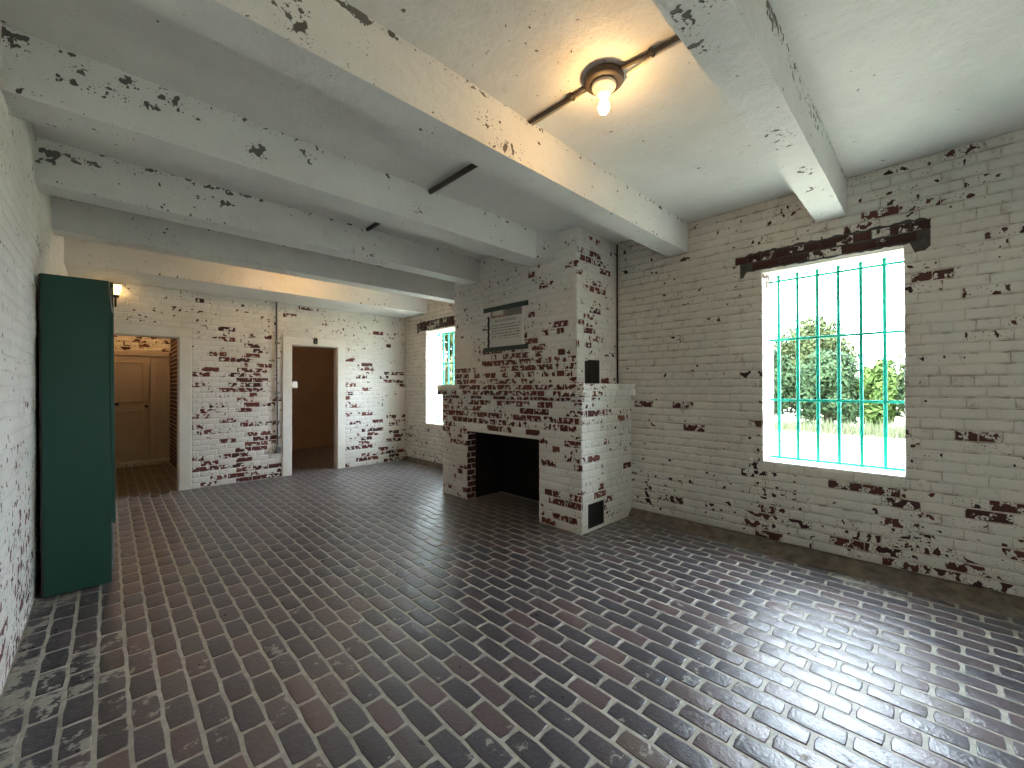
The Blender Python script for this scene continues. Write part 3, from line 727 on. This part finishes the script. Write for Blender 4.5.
run([(LX - 0.012, LY + 0.106, cz), (LX - 0.012, 1.50, cz), (LX - 0.02, 1.775, cz)], 0.0105, 'ceiling_conduit', 'conduit_brown', 'brown conduit from the ceiling bulb to the warm-lit beam', [(LX - 0.012, 1.45)])
run([(LX + 0.02, LY + 0.106, cz), (LX + 0.016, 1.5, cz), (LX + 0.01, 1.775, cz)], 0.007, 'ceiling_cable', 'cable_cream', 'thin pale cable from the ceiling bulb to the warm-lit beam')
run([(LX + 0.0, LY - 0.106, cz), (LX + 0.02, 1.0, cz), (LX + 0.04, 0.708, cz)], 0.0105, 'ceiling_conduit', 'conduit_brown', 'brown conduit from the ceiling bulb to the nearest beam', [(LX + 0.02, 0.98)])
run([(LX + 0.05, LY - 0.11, cz - 0.01), (LX + 0.045, 1.0, cz), (LX + 0.065, 0.708, cz)], 0.008, 'ceiling_cable', 'cable_cream', 'thin pale cable from the ceiling bulb to the nearest beam')
run([(1.95, 1.998, cz - 0.006), (1.945, 2.99, cz - 0.006)], 0.021, 'ceiling_conduit', 'conduit_brown', 'thick dark conduit crossing the grey bay behind the warm-lit beam')
run([(1.945, 3.27, cz), (1.945, 4.18, cz)], 0.02, 'ceiling_conduit', 'conduit_brown', 'short end of dark conduit showing behind the flaked beam')

wc = empty('wall_conduit', (1.93, YB - 0.02, 0.5)); tag(wc, 'dark vertical conduit on the far wall left of the numbered doorway', 'conduit')
part(MB().tube([(1.925, YB - 0.024, 2.82), (1.93, YB - 0.024, 1.8), (1.95, YB - 0.024, 0.515)], 0.013, 10), 'pipe', 'conduit_grey', wc, True)
for z in (2.16, 1.36, 0.9): part(MB().box((1.905, YB - 0.040, z - 0.012), (1.975, YB - 0.008, z + 0.012), 0.003), 'strap', 'conduit_grey', wc)
part(MB().box((1.925, YB - 0.065, 0.40), (2.002, YB - 0.006, 0.515), 0.006), 'outlet_box', 'box_metal', wc)
part(MB().box((1.945, YB - 0.069, 0.435), (1.982, YB - 0.064, 0.48), 0.002), 'cover_plate', 'conduit_grey', wc)

ln = empty('wall_lantern', (0.06, YB - 0.10, 2.50)); tag(ln, 'small glowing amber lantern above the left doorway, half behind the cabinet', 'lantern')
lx, ly = 0.055, YB - 0.10
def frustum(mb, c, w0, w1, z0, z1):
    vs = []
    for w, z in ((w0, z0), (w1, z1)):
        vs += [(c[0] - w, c[1] - w, z), (c[0] + w, c[1] - w, z), (c[0] + w, c[1] + w, z), (c[0] - w, c[1] + w, z)]
    return mb.add(vs, [(3, 2, 1, 0), (4, 5, 6, 7), (0, 1, 5, 4), (1, 2, 6, 5), (2, 3, 7, 6), (3, 0, 4, 7)])
part(frustum(MB(), (lx, ly), 0.036, 0.060, 2.632, 2.762), 'glass', 'lantern_glow', ln)
part(frustum(MB(), (lx, ly), 0.066, 0.054, 2.762, 2.778), 'cap', 'black_iron', ln)
part(frustum(MB(), (lx, ly), 0.022, 0.040, 2.60, 2.632), 'base', 'black_iron', ln)
part(MB().tube([(lx, ly, 2.61), (lx, ly, 2.54), (lx, ly + 0.04, 2.50), (lx, YB - 0.004, 2.50)], 0.011, 8), 'bracket', 'black_iron', ln, True)

# ------------------------------------------------------------------ green cabinet
cx0, cx1, cy0, cy1, ct = XL + 0.034, 0.020, 4.285, 5.60, 2.235
cab = empty('tall_cabinet', ((cx0 + cx1) / 2, (cy0 + cy1) / 2, 0)); tag(cab, 'tall dark green wooden cabinet standing against the left wall', 'cabinet')
part(MB().box((cx0 + 0.010, cy0, 0.003), (cx1, cy0 + 0.022, ct), 0.002), 'side_panel', 'green_paint', cab)
part(MB().box((cx0 + 0.010, cy1 - 0.022, 0.003), (cx1, cy1, ct), 0.002), 'side_panel', 'green_paint', cab)
part(MB().box((cx0, cy0 + 0.004, 0.003), (cx0 + 0.009, cy1 - 0.004, ct - 0.004), 0.001), 'back_panel', 'conduit_brown', cab)
part(MB().box((cx0 + 0.010, cy0 + 0.022, ct - 0.024), (cx1, cy1 - 0.022, ct - 0.002), 0.002), 'top_panel', 'green_paint', cab)
part(MB().box((cx0 + 0.010, cy0 + 0.022, 0.06), (cx1, cy1 - 0.022, 0.08), 0.001), 'bottom_panel', 'green_paint', cab)
part(MB().box((cx1 - 0.03, cy0 + 0.022, 0.003), (cx1 - 0.004, cy1 - 0.022, 0.06), 0.001), 'plinth', 'green_paint', cab)
ym = (cy0 + cy1) / 2
for (a, b) in ((cy0 + 0.002, ym - 0.002), (ym + 0.002, cy1 - 0.002)):
    d = part(MB().box((cx1 + 0.001, a, 0.44), (cx1 + 0.024, b, ct - 0.012), 0.002), 'cabinet_door', 'green_paint', cab)
    kn = MB().lathe((cx1 + 0.024, (ym - 0.05 if b < ym else ym + 0.05), 1.3), [(0.008, 0), (0.008, 0.012), (0.016, 0.02), (0.012, 0.03)], 12, X).build('knob', 'black_iron', None, True)
    kn.parent = d; kn.matrix_parent_inverse = (Matrix.Translation(Vector(cab.location)) @ d.matrix_parent_inverse).inverted()
    part(MB().box((cx1 + 0.001, a + 0.004, 0.085), (cx1 + 0.012, b - 0.004, 0.43), 0.002), 'drawer_front', 'box_metal', cab)
part(MB().tube([(cx1 + 0.016, cy0 - 0.003, 2.19), (cx1 + 0.006, cy0 - 0.008, 2.14), (cx1 + 0.010, cy0 - 0.008, 2.05), (cx1 + 0.016, cy0 - 0.003, 2.0)], 0.005, 8), 'latch_hook', 'box_metal', cab, True)

cab.rotation_euler = (0, -0.0105, 0); cab.location.z = 0.003
# ------------------------------------------------------------------ small things
def hook(y, z, label):
    mb = MB(); mb.tube([(XR - 0.002, y, z), (XR - 0.030, y, z), (XR - 0.036, y, z + 0.006), (XR - 0.036, y, z + 0.022)], 0.007, 8)
    mb.lathe((XR - 0.006, y, z), [(0.018, 0), (0.018, -0.003)], 12, X)
    tag(mb.build('wall_hook', 'porcelain', smooth=True), label, 'hook')
hook(1.207, 0.775, 'small metal hook in the wall left of the near window sill')
hook(0.085, 0.752, 'small metal hook in the wall right of the near window sill')
bxx = empty('latch_box', (2.20, YB + 0.07, 1.43)); tag(bxx, 'white latch box on the left jamb inside the numbered doorway', 'box')
part(MB().box((2.170, YB + 0.03, 1.432), (2.262, YB + 0.11, 1.545), 0.008), 'housing', 'white_plastic', bxx)
part(MB().box((2.263, YB + 0.04, 1.425), (2.274, YB + 0.10, 1.560), 0.003), 'end_plate', 'black_iron', bxx)

# ------------------------------------------------------------------ outdoors
mb = MB(); n = 40
gx0, gx1, gy0, gy1 = XR + WT, 130, -60, 110
gv = []
for j in range(n + 1):
    for i in range(n + 1):
        t = (i / n) ** 2; x = gx0 + (gx1 - gx0) * t; y = gy0 + (gy1 - gy0) * j / n
        gv.append((x, y, -0.22 + 0.10 * mnoise.noise(Vector((x * 0.15, y * 0.15, 0))) * min(1, (x - gx0) / 5)))
mb.add(gv, [(j * (n + 1) + i, j * (n + 1) + i + 1, (j + 1) * (n + 1) + i + 1, (j + 1) * (n + 1) + i) for j in range(n) for i in range(n)])
tag(mb.build('ground', 'grass_ground', smooth=True, fix=False), 'sunlit pale grass field outside the window', 'grass', kind='structure')

def tree(x, y, rx, ry, hgt, mat, label, seed, nleaf=17000, size=0.12, lobes=26, low=0.15):
    rng = random.Random(seed); r = empty('tree', (x, y, -0.22)); tag(r, label, 'tree', 'trees across the field')
    mb = MB(); mb.tube([(x, y, -0.3), (x + 0.1, y, hgt * 0.3), (x, y + 0.1, hgt * 0.6)], [0.2, 0.14, 0.07], 9)
    part(mb, 'trunk', 'bark', r, True)
    mb = MB(); cz_ = hgt * 0.46; L_ = []
    for k in range(lobes):
        th = rng.uniform(0, 2 * math.pi); ph = rng.uniform(-1.25, 1.0); ph = max(-1.0, ph); ca = max(0.75 if ph < 0 else 0, math.sqrt(max(0, 1 - ph * ph)))
        L_.append((Vector((x + rx * 0.62 * ca * math.cos(th), y + ry * 0.62 * ca * math.sin(th), cz_ + ph * hgt * 0.33)), rng.uniform(0.30, 0.48)))
    for k in range(nleaf):
        c, s_ = L_[rng.randrange(lobes)]
        d = Vector((rng.gauss(0, 1), rng.gauss(0, 1), rng.gauss(0, 1))).normalized()
        rad = rng.random() ** 0.5
        p = c + Vector((d.x * rx * s_, d.y * ry * s_, d.z * hgt * s_ * 0.55)) * rad
        p.z = max(p.z, -0.15)
        nn = (d + Vector((rng.gauss(0, .6), rng.gauss(0, .6), rng.gauss(0, .6)))).normalized()
        a = nn.orthogonal().normalized(); a = Matrix.Rotation(rng.uniform(0, 6.28), 3, nn) @ a; b = nn.cross(a)
        w = size * rng.uniform(0.6, 1.3)
        mb.add([p - a * w, p - b * w * 0.45 + nn * w * 0.12, p + a * w, p + b * w * 0.45 + nn * w * 0.12], [(0, 1, 2, 3)])
    o = part(mb, 'foliage', mat, r); o['kind'] = 'stuff'
tree(27.0, 4.75, 2.6, 2.35, 5.35, 'leaf_olive', 'broad olive-green tree, the tallest through the near window', 1, 20000)
tree(21.6, 5.6, 1.6, 1.35, 3.5, 'leaf_dark', 'dark leafy bush at the left edge of the near window view', 2, 12000)
tree(21.6, 3.2, 1.6, 1.3, 3.1, 'leaf_dark', 'dense dark bush at the foot of the tallest tree', 3, 12000)
tree(21.2, 1.62, 0.9, 0.62, 2.75, 'leaf_lime', 'slim bright green bush in the middle of the near window view', 4, 7000)
tree(21.6, 0.05, 1.6, 1.1, 2.6, 'leaf_dark', 'low bush at the right edge of the near window view', 5, 10000)
tree(21.6, -2.3, 1.6, 1.2, 2.9, 'leaf_dark', 'dark bush beyond the right edge of the near window', 6, 10000)
tree(27.0, 10.6, 2.6, 2.6, 4.9, 'leaf_dark', 'dark tree beyond the left edge of the near window', 7)
tree(27.0, -0.2, 2.4, 2.1, 3.5, 'leaf_olive', 'olive tree standing behind the low bush at the right', 10)
tree(11.5, 16.4, 2.8, 2.8, 5.6, 'leaf_olive', 'pale green tree filling the far window behind its bars', 8, 17000)
tree(20.0, 26.0, 3.6, 3.6, 7.2, 'leaf_lime', 'light green tree farther off behind the far window', 9, 15000)
hd = empty('hedge', (31.2, 3.0, -0.22)); tag(hd, 'long low dark hedge behind the trees', 'hedge')
rng = random.Random(17); mb = MB()
for k in range(16000):
    y = rng.uniform(-9, 16); p = Vector((31.2 + rng.gauss(0, 0.4), y, -0.3 + (2.3 + 0.5 * mnoise.noise(Vector((y * 0.5, 0, 0)))) * rng.random() ** 0.7))
    nn = Vector((rng.gauss(-0.6, 1), rng.gauss(0, 1), rng.gauss(0.3, 1))).normalized(); a = nn.orthogonal().normalized(); b = nn.cross(a); w = 0.16 * rng.uniform(0.6, 1.3)
    mb.add([p - a * w, p - b * w * 0.5, p + a * w, p + b * w * 0.5], [(0, 1, 2, 3)])
o = part(mb, 'foliage', 'leaf_dark', hd); o['kind'] = 'stuff'
mb = MB()
for k in range(24): mb.tube([(31.2, -8.5 + k, -0.3), (31.2, -8.5 + k, 1.5)], [0.06, 0.03], 6)
o = part(mb, 'stems', 'bark', hd); o['kind'] = 'stuff'
rng = random.Random(3); mb = MB()
for k in range(6500):
    y = rng.uniform(-6, 12); x = 19.0 + rng.triangular(-1.6, 0.7, 0.6); hh = 0.08 + 0.6 * rng.betavariate(1.3, 2.6); w = 0.03; an = rng.uniform(0, 3.14)
    dx, dy = math.cos(an) * w, math.sin(an) * w; tx, ty = rng.gauss(0, 0.08), rng.gauss(0, 0.08)
    mb.add([(x - dx, y - dy, -0.3), (x + dx, y + dy, -0.3), (x + tx, y + ty, -0.2 + hh)], [(0, 1, 2)])
tag(mb.build('grass_tuft', 'dry_grass', fix=False), 'ragged strip of long grass at the foot of the bushes', 'grass', kind='stuff')
